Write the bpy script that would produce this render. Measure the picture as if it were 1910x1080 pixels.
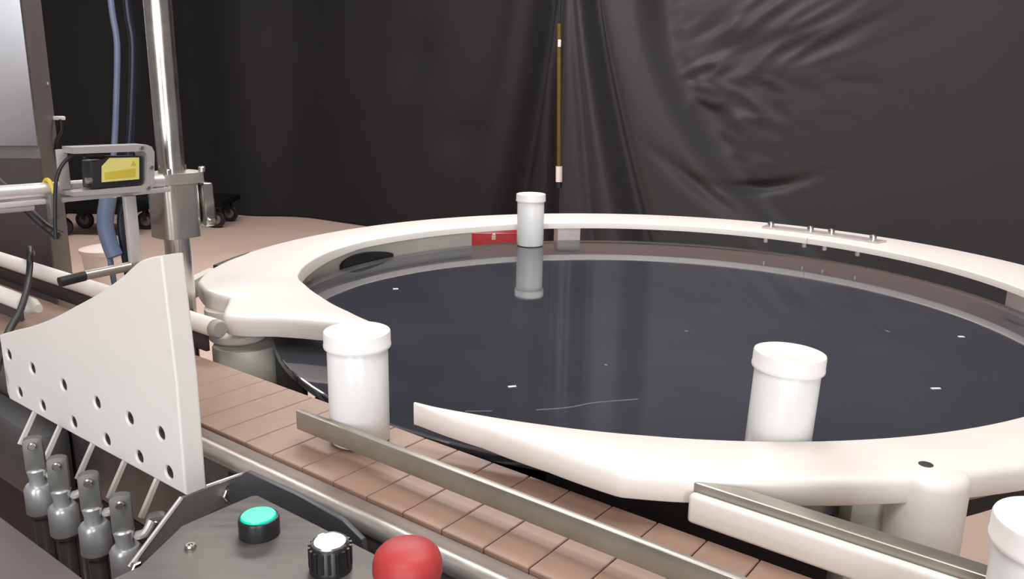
import bpy, bmesh, math, random
from mathutils import Vector, Matrix, noise

random.seed(7)
for o in list(bpy.data.objects):
    bpy.data.objects.remove(o, do_unlink=True)
scene = bpy.context.scene
COL = scene.collection
PI = math.pi
T = 0.9                                   # height of the turntable / conveyor surface above the floor

# ------------------------------------------------------------------ camera
cam_data = bpy.data.cameras.new('camera')
cam_data.sensor_width = 36.0
cam_data.lens = 1540.1 / 1910.0 * 36.0
cam_data.clip_start = 0.01
cam_data.clip_end = 100
cam = bpy.data.objects.new('camera', cam_data)
COL.objects.link(cam)
cam.matrix_world = (Matrix.Translation((0, 0, T + 0.355))
                    @ Matrix.Rotation(PI / 2 - 0.245, 4, 'X')
                    @ Matrix.Rotation(0.0162, 4, 'Z'))
scene.camera = cam

# ------------------------------------------------------------------ world and lamps
world = bpy.data.worlds.new('world')
scene.world = world
world.use_nodes = True
bg = world.node_tree.nodes['Background']
bg.inputs[0].default_value = (1.0, 0.95, 0.93, 1)
bg.inputs[1].default_value = 0.17


def area_lamp(name, loc, size, power, color=(1, 0.955, 0.92), rot=(0, 0, 0)):
    l = bpy.data.lights.new(name, 'AREA')
    l.shape = 'RECTANGLE'
    l.size, l.size_y = size
    l.energy = power
    l.color = color
    o = bpy.data.objects.new(name, l)
    COL.objects.link(o)
    o.location = loc
    o.rotation_euler = rot
    return o


# ceiling light panels of the hall, hung level; the rear two are added fill
area_lamp('ceiling_or_fill_lamp', (0.6, 1.2, 3.1), (1.5, 1.2), 30)
area_lamp('ceiling_or_fill_lamp', (-0.6, -0.9, 3.1), (1.5, 1.2), 34)
area_lamp('ceiling_or_fill_lamp', (-0.3, 4.3, 3.5), (1.8, 0.8), 86)  # unseen lamp added to brighten the middle of the drapes
area_lamp('ceiling_or_fill_lamp', (-2.4, 4.6, 3.4), (1.8, 0.8), 58)  # unseen lamp added to brighten the far floor at left
# daylight through the two tall windows of the wall behind the viewer
area_lamp('window_daylight', (-1.35, -3.10, 1.75), (0.9, 2.0), 52, (0.93, 0.96, 1.0), (PI / 2, 0, 0))
area_lamp('window_daylight', (1.15, -3.10, 1.75), (0.9, 2.0), 52, (0.93, 0.96, 1.0), (PI / 2, 0, 0))

vs = scene.view_settings
vs.view_transform = 'Standard'
vs.look = 'None'
vs.gamma = 1.0
vs.use_curve_mapping = False
vs.exposure = 0.35

# ------------------------------------------------------------------ materials
MATS = {}


def mat(name, color, rough=0.5, metal=0.0, var=0.0, scale=20.0, ior=1.5, bump=0.0, bscale=200.0,
        stretch=None, emit=None, coat=0.0, color2=None, trans=0.0, sheen=0.0, rvar=0.0, spec=0.5):
    if name in MATS:
        return MATS[name]
    m = bpy.data.materials.new(name)
    m.use_nodes = True
    nt = m.node_tree
    b = nt.nodes['Principled BSDF']
    b.inputs['Base Color'].default_value = (*color, 1)
    b.inputs['Roughness'].default_value = rough
    b.inputs['Metallic'].default_value = metal
    b.inputs['IOR'].default_value = ior
    b.inputs['Coat Weight'].default_value = coat
    b.inputs['Transmission Weight'].default_value = trans
    b.inputs['Sheen Weight'].default_value = sheen
    b.inputs['Specular IOR Level'].default_value = spec
    tc = nt.nodes.new('ShaderNodeTexCoord')
    mp = nt.nodes.new('ShaderNodeMapping')
    nt.links.new(tc.outputs['Object'], mp.inputs['Vector'])
    if stretch:
        mp.inputs['Scale'].default_value = stretch
    n1 = nt.nodes.new('ShaderNodeTexNoise')
    n1.inputs['Scale'].default_value = scale
    n1.inputs['Detail'].default_value = 5
    nt.links.new(mp.outputs['Vector'], n1.inputs['Vector'])
    if var or color2:
        r = nt.nodes.new('ShaderNodeValToRGB')
        r.color_ramp.elements[0].position = 0.3
        r.color_ramp.elements[1].position = 0.7
        c2 = color2 or tuple(min(1, c * (1 + var)) for c in color)
        c1 = color if color2 else tuple(c * (1 - var) for c in color)
        r.color_ramp.elements[0].color = (*c1, 1)
        r.color_ramp.elements[1].color = (*c2, 1)
        nt.links.new(n1.outputs['Fac'], r.inputs['Fac'])
        nt.links.new(r.outputs['Color'], b.inputs['Base Color'])
    if rvar:
        mr = nt.nodes.new('ShaderNodeMapRange')
        mr.inputs['From Min'].default_value = 0.3
        mr.inputs['From Max'].default_value = 0.7
        mr.inputs['To Min'].default_value = max(0, rough - rvar)
        mr.inputs['To Max'].default_value = rough + rvar
        nt.links.new(n1.outputs['Fac'], mr.inputs['Value'])
        nt.links.new(mr.outputs['Result'], b.inputs['Roughness'])
    if bump:
        n2 = nt.nodes.new('ShaderNodeTexNoise')
        n2.inputs['Scale'].default_value = bscale
        n2.inputs['Detail'].default_value = 3
        nt.links.new(mp.outputs['Vector'], n2.inputs['Vector'])
        bp = nt.nodes.new('ShaderNodeBump')
        bp.inputs['Strength'].default_value = bump
        bp.inputs['Distance'].default_value = 0.001
        nt.links.new(n2.outputs['Fac'], bp.inputs['Height'])
        nt.links.new(bp.outputs['Normal'], b.inputs['Normal'])
    if emit:
        b.inputs['Emission Color'].default_value = (*emit[0], 1)
        b.inputs['Emission Strength'].default_value = emit[1]
    MATS[name] = m
    return m


M_WHITE = mat('white_plastic', (0.78, 0.725, 0.685), 0.42, var=0.02, scale=9, bump=0.05)
M_PLATE = mat('plate_plastic', (0.80, 0.77, 0.735), 0.45, var=0.02, scale=9, bump=0.05)
M_POST = mat('dull_white_plastic', (0.60, 0.59, 0.53), 0.5, var=0.06, scale=14)  # off-white, duller than the ring
M_BOTTLE = mat('bottle_plastic', (0.80, 0.80, 0.79), 0.32, var=0.01)
M_CAP = mat('cap_plastic', (0.86, 0.83, 0.81), 0.35, var=0.01)
M_STEEL = mat('stainless_steel', (0.62, 0.60, 0.57), 0.24, 1.0, var=0.05, scale=30, rvar=0.05)
M_BRUSH = mat('brushed_steel', (0.52, 0.49, 0.46), 0.40, 0.7, var=0.08, scale=40, stretch=(1, 1, 12), rvar=0.06)
M_BAR = mat('guide_bar_steel', (0.42, 0.40, 0.355), 0.36, 0.75, var=0.10, scale=18, rvar=0.08)
M_DSTEEL = mat('dull_steel', (0.20, 0.195, 0.19), 0.42, 0.6, var=0.12, scale=25, rvar=0.06)
M_FITTING = mat('nickel_fitting', (0.56, 0.57, 0.58), 0.30, 0.55, var=0.06, scale=60)
M_TAB = mat('grey_tab', (0.20, 0.195, 0.18), 0.5, 0.3, var=0.15, scale=50)
M_ALU = mat('aluminium', (0.64, 0.61, 0.60), 0.38, 0.45, var=0.05, scale=60)
M_BLACK = mat('black_rubber', (0.012, 0.011, 0.012), 0.5, var=0.2)
M_BLACKPL = mat('black_plastic', (0.016, 0.015, 0.017), 0.35, var=0.1)
M_DARK = mat('near_black_steel', (0.011, 0.009, 0.008), 0.6, 0.0, var=0.25, scale=12)
M_BELT = mat('belt_plastic', (0.31, 0.20, 0.15), 0.5, var=0.07, scale=26, bump=0.1, bscale=300)
M_WEAR = mat('wear_strip', (0.17, 0.125, 0.105), 0.5, var=0.15, scale=30)
M_BELTDK = mat('belt_hinge', (0.16, 0.095, 0.07), 0.6, var=0.1)
M_YELLOW = mat('yellow_label', (0.62, 0.55, 0.17), 0.5, var=0.05)
M_YELLOWD = mat('yellow_band', (0.50, 0.40, 0.04), 0.5, var=0.1)
M_TIE = mat('yellow_tie', (0.62, 0.45, 0.04), 0.5)
M_RED = mat('red_plastic', (0.44, 0.038, 0.044), 0.5, var=0.04)
M_REDBOX = mat('red_paint', (0.30, 0.010, 0.016), 0.4, var=0.1)
M_GREEN = mat('green_lens', (0.0, 0.30, 0.22), 0.3, emit=((0.0, 0.85, 0.48), 0.5))
M_PANEL = mat('panel_steel', (0.155, 0.147, 0.137), 0.42, 0.35, var=0.07, scale=14, stretch=(1, 8, 1), rvar=0.06)
M_COVER = mat('cover_grey', (0.17, 0.15, 0.148), 0.5, 0.2, var=0.08, scale=10)
M_BLUE = mat('blue_hose', (0.13, 0.16, 0.25), 0.4, var=0.08)
M_NAVY = mat('navy_hose', (0.008, 0.009, 0.022), 0.4)
M_AMBER = mat('amber_pole', (0.105, 0.06, 0.010), 0.4, var=0.12)
M_HOLE = mat('hole_dark', (0.03, 0.027, 0.025), 0.6)
M_DOOR = mat('satin_door', (0.42, 0.42, 0.44), 0.34, 0.85, var=0.03, scale=3)
M_CABLOW = mat('cabinet_low', (0.070, 0.057, 0.057), 0.75, 0.0, var=0.06, scale=6, spec=0.2)
M_CAB = mat('cabinet_grey', (0.13, 0.118, 0.11), 0.5, 0.1, var=0.06, scale=6)
M_CLEAR = mat('joint_plate_grey', (0.62, 0.57, 0.57), 0.3, 0.4, var=0.05)
M_APRON = mat('apron_steel', (0.32, 0.315, 0.325), 0.30, 0.75, var=0.06, scale=16, rvar=0.05)
M_CHIP = mat('pale_chip', (0.75, 0.75, 0.78), 0.5)
M_SCR = mat('scratch_grey', (0.14, 0.14, 0.155), 0.5)
M_TUB = mat('tub_plastic', (0.72, 0.62, 0.58), 0.5)


def disk_material():
    m = mat('turntable_surface', (0.046, 0.048, 0.061), 0.045, 0.0, ior=2.7, var=0.10, scale=7, rvar=0.02)
    return m


def floor_material():
    m = mat('floor_concrete', (0.56, 0.41, 0.345), 0.65, var=0.07, scale=1.3, bump=0.15, bscale=30)
    return m


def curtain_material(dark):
    if dark:  # weaker light on the left drape put into a darker cloth colour
        return mat('curtain_fabric_dimmed', (0.0185, 0.0172, 0.019), 0.7, var=0.06, scale=2.5, sheen=0.0, spec=0.25, bump=0.15, bscale=900)
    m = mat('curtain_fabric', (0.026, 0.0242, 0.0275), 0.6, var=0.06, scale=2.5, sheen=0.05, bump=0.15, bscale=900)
    return m


# ------------------------------------------------------------------ geometry helpers
D = Vector((0.7961, -0.6052, 0.0)).normalized()          # along the conveyor, downstream
N = Vector((0.6052, 0.7961, 0.0)).normalized()           # across the conveyor, away from the viewer
Z = Vector((0, 0, 1))


def P(d, n, z):
    v = D * d + N * n
    return Vector((v.x, v.y, z + T))


def W(x, y, z):
    return Vector((x, y, z + T))


def add_box(bm, c, sx, sy, sz, ax=D, ay=N, az=Z, bevel=0.0, seg=2):
    c = Vector(c)
    vs_ = []
    for i in (-1, 1):
        for j in (-1, 1):
            for k in (-1, 1):
                vs_.append(bm.verts.new(c + ax * (i * sx / 2) + ay * (j * sy / 2) + az * (k * sz / 2)))
    fs = [(0, 1, 3, 2), (4, 6, 7, 5), (0, 4, 5, 1), (2, 3, 7, 6), (0, 2, 6, 4), (1, 5, 7, 3)]
    faces = [bm.faces.new([vs_[i] for i in f]) for f in fs]
    if bevel:
        es = set(e for f in faces for e in f.edges)
        bmesh.ops.bevel(bm, geom=list(es), offset=bevel, segments=seg, profile=0.5, affect='EDGES')


def add_prism(bm, pts, vec, bevel=0.0, seg=2):
    a = [bm.verts.new(Vector(p)) for p in pts]
    b = [bm.verts.new(Vector(p) + vec) for p in pts]
    n = len(pts)
    faces = [bm.faces.new(a[::-1]), bm.faces.new(b)]
    for i in range(n):
        j = (i + 1) % n
        faces.append(bm.faces.new((a[i], a[j], b[j], b[i])))
    if bevel:
        es = set(e for f in faces for e in f.edges)
        bmesh.ops.bevel(bm, geom=list(es), offset=bevel, segments=seg, profile=0.5, affect='EDGES')


def frame_of(t):
    t = t.normalized()
    up = Vector((0, 0, 1)) if abs(t.z) < 0.95 else Vector((1, 0, 0))
    x = up.cross(t).normalized()
    y = t.cross(x).normalized()
    return x, y


def add_tube(bm, pts, r, seg=16, cap=True):
    pts = [Vector(p) for p in pts]
    rings = []
    rs = r if isinstance(r, (list, tuple)) else [r] * len(pts)
    x = y = None
    for i, p in enumerate(pts):
        if i == 0:
            t = pts[1] - pts[0]
        elif i == len(pts) - 1:
            t = pts[-1] - pts[-2]
        else:
            t = (pts[i + 1] - pts[i - 1])
        t.normalize()
        if x is None:
            x, y = frame_of(t)
        else:
            x = (x - t * x.dot(t)).normalized()
            y = t.cross(x).normalized()
        rings.append([bm.verts.new(p + (x * math.cos(a) + y * math.sin(a)) * rs[i])
                      for a in (2 * PI * k / seg for k in range(seg))])
    for a, b in zip(rings, rings[1:]):
        for k in range(seg):
            bm.faces.new((a[k], a[(k + 1) % seg], b[(k + 1) % seg], b[k]))
    if cap:
        bm.faces.new(rings[0][::-1])
        bm.faces.new(rings[-1])


def smooth_pts(pts, n=6):
    pts = [Vector(p) for p in pts]
    out = []
    for i in range(len(pts) - 1):
        p0 = pts[max(i - 1, 0)]
        p1, p2 = pts[i], pts[i + 1]
        p3 = pts[min(i + 2, len(pts) - 1)]
        for k in range(n):
            t = k / n
            out.append(0.5 * ((2 * p1) + (p2 - p0) * t + (2 * p0 - 5 * p1 + 4 * p2 - p3) * t * t
                              + (3 * p1 - p0 - 3 * p2 + p3) * t ** 3))
    out.append(pts[-1])
    return out


def add_lathe(bm, c, prof, seg=48, axis=Z):
    c = Vector(c)
    axis = axis.normalized()
    x, y = frame_of(axis)
    rings = []
    for r, h in prof:
        if r < 1e-6:
            rings.append([bm.verts.new(c + axis * h)])
        else:
            rings.append([bm.verts.new(c + axis * h + (x * math.cos(a) + y * math.sin(a)) * r)
                          for a in (2 * PI * k / seg for k in range(seg))])
    for a, b in zip(rings, rings[1:]):
        for k in range(seg):
            k2 = (k + 1) % seg
            if len(a) == 1 and len(b) == 1:
                continue
            if len(a) == 1:
                bm.faces.new((a[0], b[k2], b[k]))
            elif len(b) == 1:
                bm.faces.new((a[k], a[k2], b[0]))
            else:
                bm.faces.new((a[k], a[k2], b[k2], b[k]))
    if len(rings[0]) > 1:
        bm.faces.new(rings[0][::-1])
    if len(rings[-1]) > 1:
        bm.faces.new(rings[-1])


def lerp_table(tab, x):
    if x <= tab[0][0]:
        return tab[0][1]
    for (x0, y0), (x1, y1) in zip(tab, tab[1:]):
        if x <= x1:
            return y0 + (y1 - y0) * (x - x0) / (x1 - x0)
    return tab[-1][1]


def world_loc(o):
    v = Vector((0, 0, 0))
    while o is not None:
        v = v + o.location
        o = o.parent
    return v


def obj(name, bm, m, parent=None, origin=None, label=None, kind=None, angle=35):
    """link the bmesh (given in world coordinates) as one mesh object"""
    bmesh.ops.recalc_face_normals(bm, faces=bm.faces)
    base = world_loc(parent) if parent is not None else Vector((0, 0, 0))
    if parent is None and origin is not None:
        base = Vector(origin)
    bm.transform(Matrix.Translation(-base))
    me = bpy.data.meshes.new(name)
    bm.to_mesh(me)
    bm.free()
    for p in me.polygons:
        p.use_smooth = True
    me.set_sharp_from_angle(angle=math.radians(angle))
    me.materials.append(m)
    o = bpy.data.objects.new(name, me)
    COL.objects.link(o)
    if parent is not None:
        o.parent = parent
    else:
        o.location = base
    if label:
        o['label'] = label
    if kind:
        o['kind'] = kind
    return o


def thing(name, label, cat, loc, group=None):
    o = bpy.data.objects.new(name, None)
    o.empty_display_size = 0.05
    COL.objects.link(o)
    o.location = loc
    o['label'] = label
    o['category'] = cat
    if group:
        o['group'] = group
    return o


def tag(o, label, cat, group=None):
    o['label'] = label
    o['category'] = cat
    if group:
        o['group'] = group
    return o


def B():
    return bmesh.new()


def part_box(name, parent, m, c, sx, sy, sz, bevel=0.001, ax=D, ay=N, az=Z, **k):
    bm = B()
    add_box(bm, c, sx, sy, sz, ax, ay, az, bevel)
    return obj(name, bm, m, parent, **k)


def part_tube(name, parent, m, pts, r, seg=16, **k):
    bm = B()
    add_tube(bm, pts, r, seg)
    return obj(name, bm, m, parent, **k)


def part_lathe(name, parent, m, c, prof, seg=40, axis=Z, **k):
    bm = B()
    add_lathe(bm, c, prof, seg, axis)
    return obj(name, bm, m, parent, **k)


def copy_part(o, parent, loc):
    c = o.copy()
    COL.objects.link(c)
    c.parent = parent
    c.location = loc
    return c


def screw_prof(r, h):
    return [(r, 0), (r, h * 0.7), (r * 0.8, h), (r * 0.45, h), (r * 0.4, h * 0.6), (0, h * 0.6)]


# ================================================================== STRUCTURE
bm = B()
add_box(bm, (0, 3.5, -0.05), 16, 18, 0.1, Vector((1, 0, 0)), Vector((0, 1, 0)))
fl = obj('floor', bm, floor_material(), kind='structure')

# wall behind the viewer with two tall windows
wb = B()
add_box(wb, (-3.9, -3.25, 2.1), 4.2, 0.2, 4.2, Vector((1, 0, 0)), Vector((0, 1, 0)))
add_box(wb, (-0.1, -3.25, 2.1), 1.6, 0.2, 4.2, Vector((1, 0, 0)), Vector((0, 1, 0)))
add_box(wb, (3.7, -3.25, 2.1), 4.2, 0.2, 4.2, Vector((1, 0, 0)), Vector((0, 1, 0)))
for wx in (-1.35, 1.15):
    add_box(wb, (wx, -3.25, 0.375), 0.9, 0.2, 0.75, Vector((1, 0, 0)), Vector((0, 1, 0)))
    add_box(wb, (wx, -3.25, 3.475), 0.9, 0.2, 1.45, Vector((1, 0, 0)), Vector((0, 1, 0)))
obj('wall_back', wb, mat('wall_paint', (0.62, 0.60, 0.57), 0.7, var=0.03, scale=2), kind='structure')

# ------------------------------------------------------------------ curtains
PATH = [(-9.0, 8.1), (-6.2, 8.3), (-4.6, 8.38), (-3.7, 8.42), (-3.05, 8.1), (-2.55, 7.72), (-2.0, 7.66), (-1.48, 7.35), (-0.7, 6.83),
        (0.0, 6.42), (0.33, 6.2), (1.31, 5.73), (2.2, 5.15), (2.91, 4.62), (3.5, 4.3), (4.4, 4.0), (6.0, 3.6)]


def path_at(x):
    # smooth curve through PATH by x
    for i in range(len(PATH) - 1):
        if PATH[i][0] <= x <= PATH[i + 1][0]:
            break
    x0, y0 = PATH[i]
    x1, y1 = PATH[i + 1]

    def slope(k):
        a = max(k - 1, 0)
        b = min(k + 1, len(PATH) - 1)
        return (PATH[b][1] - PATH[a][1]) / (PATH[b][0] - PATH[a][0])
    h = x1 - x0
    t = (x - x0) / h
    m0, m1 = slope(i) * h, slope(i + 1) * h
    y = (2 * t ** 3 - 3 * t * t + 1) * y0 + (t ** 3 - 2 * t * t + t) * m0 + (-2 * t ** 3 + 3 * t * t) * y1 + (t ** 3 - t * t) * m1
    e = 1e-3
    return y


SLIT = 0.30


def gauss(x, s):
    return math.exp(-(x / s) ** 2)


def sstep(a, b, x):
    t = min(1, max(0, (x - a) / (b - a)))
    return t * t * (3 - 2 * t)


def fold(x, z):
    """how far the cloth stands out towards the viewer; z measured from the table top"""
    u = x - SLIT
    t = (0.93 - z) / 1.43                       # 0 near the top of the photo, 1 at the ring
    tt = max(t, -0.6)
    ta = max(t, 0.0)
    w = 1 + 0.5 * max(tt, 0)
    f1 = -0.10 - 0.20 * ta ** 1.2
    f2 = 0.24 + 0.34 * ta ** 1.2
    f2b = 0.10 + 0.16 * ta
    f3 = 0.60 + 0.72 * ta ** 1.7
    h = 0.0
    h -= 0.17 * gauss(u - f1, 0.055 * w)
    h += 0.05 * gauss(u - f1 + 0.16 * w, 0.10 * w)
    h -= 0.12 * gauss(u - 0.0, 0.04)
    h += 0.05 * gauss(u - (f2b + f2) / 2 + 0.02, 0.05 * w)
    h -= 0.05 * gauss(u - f2b, 0.03 * w)
    h -= 0.14 * gauss(u - f2, 0.06 * w)
    mid = 0.5 * (f2 + f3)
    h += 0.15 * sstep(f2, f2 + 0.12 * w, u) * (1 - sstep(f3 - 0.07 * w, f3 + 0.14 * w, u))
    h += 0.03 * gauss(u - mid, 0.3 * (f3 - f2))
    # swags pulled across the cloth
    sw = gauss((x - (-0.85)) - 0.35 * (z - 0.45), 0.16) * gauss(z - 0.55, 0.25)
    h -= 0.05 * sw
    h -= 0.04 * gauss(x + 0.45 - 0.5 * (z + 0.05), 0.14) * gauss(z + 0.05, 0.16)
    # low sag fold under the crumpled patch
    h -= 0.06 * gauss(z + 0.30 - 0.12 * (x - 1.55) ** 2 * 6, 0.035) * gauss(x - 1.65, 0.22)
    h -= 0.05 * gauss((z + 0.36) + 0.75 * (x - 1.40), 0.05) * gauss(x - 1.35, 0.25)
    # gentle long folds
    h += 0.035 * noise.noise(Vector((x * 1.3, z * 0.35, 3.1)))
    h += 0.02 * math.sin((x + 0.08 * z) * 5.0 + 1.5 * noise.noise(Vector((x, z * 0.3, 9)))) * sstep(1.9, 2.6, x)
    h += 0.03 * gauss(x - 3.05 + 0.05 * z, 0.10) * 1.0
    # crumpled patch
    mask = gauss(x - 1.28 - 0.25 * (0.5 - z) * 0.3, 0.36) * gauss(z - 0.25, 0.52) + 0.7 * gauss(x - 1.75, 0.38) * gauss(z - 0.72, 0.32)
    mask *= sstep(f3 + 0.02, f3 + 0.20 * w, u)
    if mask > 0.01:
        a, b = x * 0.86 + z * 0.5, -x * 0.5 + z * 0.86
        if z > 0.42:
            a, b = x * 0.80 - z * 0.6 * -1, x * -0.55 + z * 0.83
            q = noise.noise(Vector((a * 2.3, b * 9.0, 0.7)))
            q2 = noise.noise(Vector((a * 5.0, b * 17.0, 4.7)))
        else:
            a, b = x * 0.85 - z * 0.5, x * 0.5 + z * 0.85
            q = noise.noise(Vector((a * 4.0, b * 9.0, 0.7)))
            q2 = noise.noise(Vector((a * 8.0, b * 18.0, 4.7)))
        h += mask * (0.040 * (1 - abs(q) * 2.2) + 0.016 * q2)
    return h


def curtain(name, xa, xb, dx, label, off=0.0):
    xs = []
    x = xa
    while x < xb - 1e-6:
        xs.append(x)
        x += dx if -1.4 < x < 2.6 else dx * 2.5
    xs.append(xb)
    zs = [-0.895 + 2.6 * k / 130 for k in range(131)] + [1.705 + 1.7 * k / 20 for k in range(1, 21)]
    verts, faces = [], []
    for x in xs:
        y = path_at(x)
        yd = (path_at(min(x + 0.01, 5.99)) - path_at(max(x - 0.01, -8.99))) / 0.02
        nx, ny = yd, -1.0
        L = math.hypot(nx, ny)
        for z in zs:
            h = fold(x, z) + off
            verts.append((x + nx / L * h, y + ny / L * h, z + T))
    nz = len(zs)
    for i in range(len(xs) - 1):
        for k in range(nz - 1):
            faces.append((i * nz + k, (i + 1) * nz + k, (i + 1) * nz + k + 1, i * nz + k + 1))
    me = bpy.data.meshes.new(name)
    me.from_pydata(verts, [], faces)
    for p in me.polygons:
        p.use_smooth = True
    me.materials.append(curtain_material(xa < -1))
    o = bpy.data.objects.new(name, me)
    COL.objects.link(o)
    sm = o.modifiers.new('thickness', 'SOLIDIFY')
    sm.thickness = 0.004
    sm.offset = -1
    tag(o, label, 'curtain', 'black drapes behind the machine')
    return o


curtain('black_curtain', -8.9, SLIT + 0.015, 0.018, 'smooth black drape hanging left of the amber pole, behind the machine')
curtain('black_curtain', SLIT + 0.0, 5.9, 0.018, 'black drape with deep folds and crumpled patch, right of the amber pole', 0.012)

# ------------------------------------------------------------------ stainless cabinet at the left
cab = thing('steel_cabinet', 'tall grey steel cabinet with a bright satin door, behind the left guide rail', 'cabinet', (-1.5, 2.2, 0))
X, Y = Vector((1, 0, 0)), Vector((0, 1, 0))
ca = math.radians(-13)
CX = Vector((math.cos(ca), -math.sin(ca), 0))
CY = Vector((math.sin(ca), math.cos(ca), 0))
cabc = Vector((-1.143, 2.0, 0))                      # its near right corner


def CP(a, b, z):                                     # a leftwards along the face, b into the cabinet
    v = cabc - CX * a + CY * b
    return Vector((v.x, v.y, z))


part_box('body', cab, M_CAB, CP(0.45, 0.087, 1.05), 0.9, 0.145, 2.1, 0.003, CX, CY)
dr = part_box('door', cab, M_DOOR, CP(0.45, 0.007, 1.585), 0.9, 0.014, 0.99, 0.002, CX, CY, label='bright satin upper door')
part_box('door', cab, M_CABLOW, CP(0.45, 0.007, 0.57), 0.9, 0.014, 0.98, 0.002, CX, CY, label='dark lower door')  # dark colour stands for the dark reflection low in the steel
part_tube('handle', dr, M_STEEL, [CP(0.84, 0.002, 1.3), CP(0.84, -0.03, 1.3), CP(0.84, -0.03, 1.5), CP(0.84, 0.002, 1.5)], 0.007)
part_box('rivet', cab, M_ALU, CP(-0.001, 0.13, T + 0.335), 0.004, 0.008, 0.008, 0.002, CX, CY)
clip = part_box('cable_clip', cab, M_WHITE, CP(-0.014, 0.145, T + 0.250), 0.028, 0.014, 0.010, 0.003, CX, CY)
part_tube('cord', clip, M_BLACK, smooth_pts([CP(-0.018, 0.138, T + 0.246), CP(-0.020, 0.13, T + 0.22), CP(-0.006, 0.125, T + 0.19), CP(-0.004, 0.128, T + 0.15)]), 0.004, 8)

# ================================================================== CONVEYOR
cv = thing('belt_conveyor', 'tan plate-belt conveyor with steel side frames, running past the turntable', 'conveyor', P(-0.8, 0.51, -T))
PITCH = 0.0443
first = -0.544 - PITCH * 34
link_m = None
for k in range(0, 50):
    d0 = first + k * PITCH
    if link_m is None:
        bm = B()
        add_box(bm, P(d0 + PITCH / 2, 0.5115, -0.003), PITCH - 0.0011, 0.123, 0.006, bevel=0.0008, seg=1)
        add_box(bm, P(d0 + 0.004, 0.513, -0.009), 0.012, 0.05, 0.006)
        link_m = obj('belt_plate', bm, M_BELT, cv)
        l0 = link_m.location.copy()
    else:
        copy_part(link_m, cv, l0 + D * (PITCH * k))
L0, L1 = -2.1, 0.62
LM, LL = (L0 + L1) / 2, L1 - L0
part_box('belt_underlay', cv, M_BELTDK, P(LM, 0.513, -0.0115), LL, 0.120, 0.006, 0)
part_box('wear_strip', cv, M_WEAR, P(LM, 0.441, -0.010), LL, 0.015, 0.014, 0.001)
# near frame: rolled top lip and face
sf = part_box('side_frame', cv, M_DSTEEL, P(LM, 0.4285, -0.075), LL, 0.005, 0.14, 0.001)
part_tube('rolled_lip', sf, M_BRUSH, [P(L0, 0.4275, -0.008), P(L1, 0.4275, -0.008)], 0.0085, 20)
sl = None
for i, dd in enumerate((-0.86, -0.79, -0.725, -0.662, -0.613, -0.565, -0.541, -0.49, -0.44)):
    if sl is None:
        sl = part_box('slot', sf, M_BLACK, P(dd, 0.4258, -0.024), 0.020, 0.001, 0.006, 0.0004)
        s0, sd = sl.location.copy(), dd
    else:
        copy_part(sl, sf, s0 + D * (dd - sd))
part_box('side_frame', cv, M_DSTEEL, P(LM, 0.586, -0.078), LL, 0.005, 0.13, 0.001)
part_box('shade_panel', cv, M_DARK, P(LM, 0.4315, -0.36), LL - 1.2, 0.004, 0.42, 0.001)  # black sheet added for the unlit gap below the conveyor
part_box('lower_channel', cv, mat('channel_grey', (0.115, 0.113, 0.112), 0.5, 0.1, var=0.08), P(-1.62, 0.404, -0.115), 1.24, 0.040, 0.10, 0.010, label='grey rounded channel under the near frame')
for dd in (-1.75, 0.35):
    for nn in (0.435, 0.585):
        part_box('leg', cv, M_DSTEEL, P(dd, nn + (0.016 if nn < 0.5 else -0.016), -0.52), 0.03, 0.026, 0.758, 0.002)
    part_box('cross_member', cv, M_DSTEEL, P(dd, 0.510, -0.13), 0.03, 0.150, 0.03, 0.002)

# guide rails above the belt
gr = thing('guide_rail', 'grey steel flat bar crossing in front of the nearest belt bottle', 'rail', P(-0.1, 0.4915, 0))
part_box('flat_bar', gr, M_BAR, P(-0.0315, 0.4920, 0.0210), 1.223, 0.0080, 0.0205, 0.0014)
part_box('support_arm', gr, M_BAR, P(0.32, 0.455, 0.021), 0.02, 0.068, 0.008, 0.001)
part_box('support_post', gr, M_BAR, P(0.32, 0.4215, -0.02), 0.02, 0.007, 0.09, 0.001)

gw = thing('guide_rail', 'white-faced guide rail starting under the front of the white ring', 'rail', P(0.1, 0.592, 0))
bm = B()
a0, a1 = -0.254, 0.62
add_box(bm, P((a0 + a1) / 2, 0.5795, 0.0205), a1 - a0, 0.010, 0.026, bevel=0.004, seg=3)
obj('plastic_strip', bm, M_WHITE, gw)
bm = B()
add_prism(bm, [P(a, b, 0.0110) for a, b in ((a0, 0.5847), (a1, 0.5847), (a1, 0.6020), (-0.218, 0.6020), (a0, 0.5885))], Z * 0.0285, 0.0012)
obj('steel_backing', bm, M_BAR, gw)
part_box('support_post', gw, M_BAR, P(0.3, 0.6072, -0.03), 0.02, 0.010, 0.11, 0.001)

gl = thing('guide_rail', 'white round-ended guide rail along the far belt edge, behind the white plate', 'rail', P(-1.5, 0.6, 0))
rod_prof = [(0.0, 0), (0.009, 0), (0.0125, 0.003), (0.0125, 1.197), (0.011, 1.2), (0, 1.2)]
part_lathe('plastic_rod', gl, M_WHITE, P(-2.15, 0.598, 0.033), rod_prof, 28, D)
part_lathe('end_cap', gl, mat('end_cap_grey', (0.36, 0.33, 0.31), 0.5, var=0.06), P(-0.9495, 0.598, 0.033), [(0.0, 0), (0.0122, 0), (0.0126, 0.003), (0.0126, 0.009), (0.0105, 0.0125), (0, 0.0135)], 28, D)
part_box('rail_backing', gl, M_CABLOW, P(-1.56, 0.5985, 0.008), 1.18, 0.006, 0.024, 0.001)
part_box('support_arm', gl, M_DSTEEL, P(-1.33, 0.618, -0.002), 0.014, 0.012, 0.075, 0.002)
part_box('support_clamp', gl, M_DSTEEL, P(-1.33, 0.607, 0.02), 0.022, 0.012, 0.016, 0.002)
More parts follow.
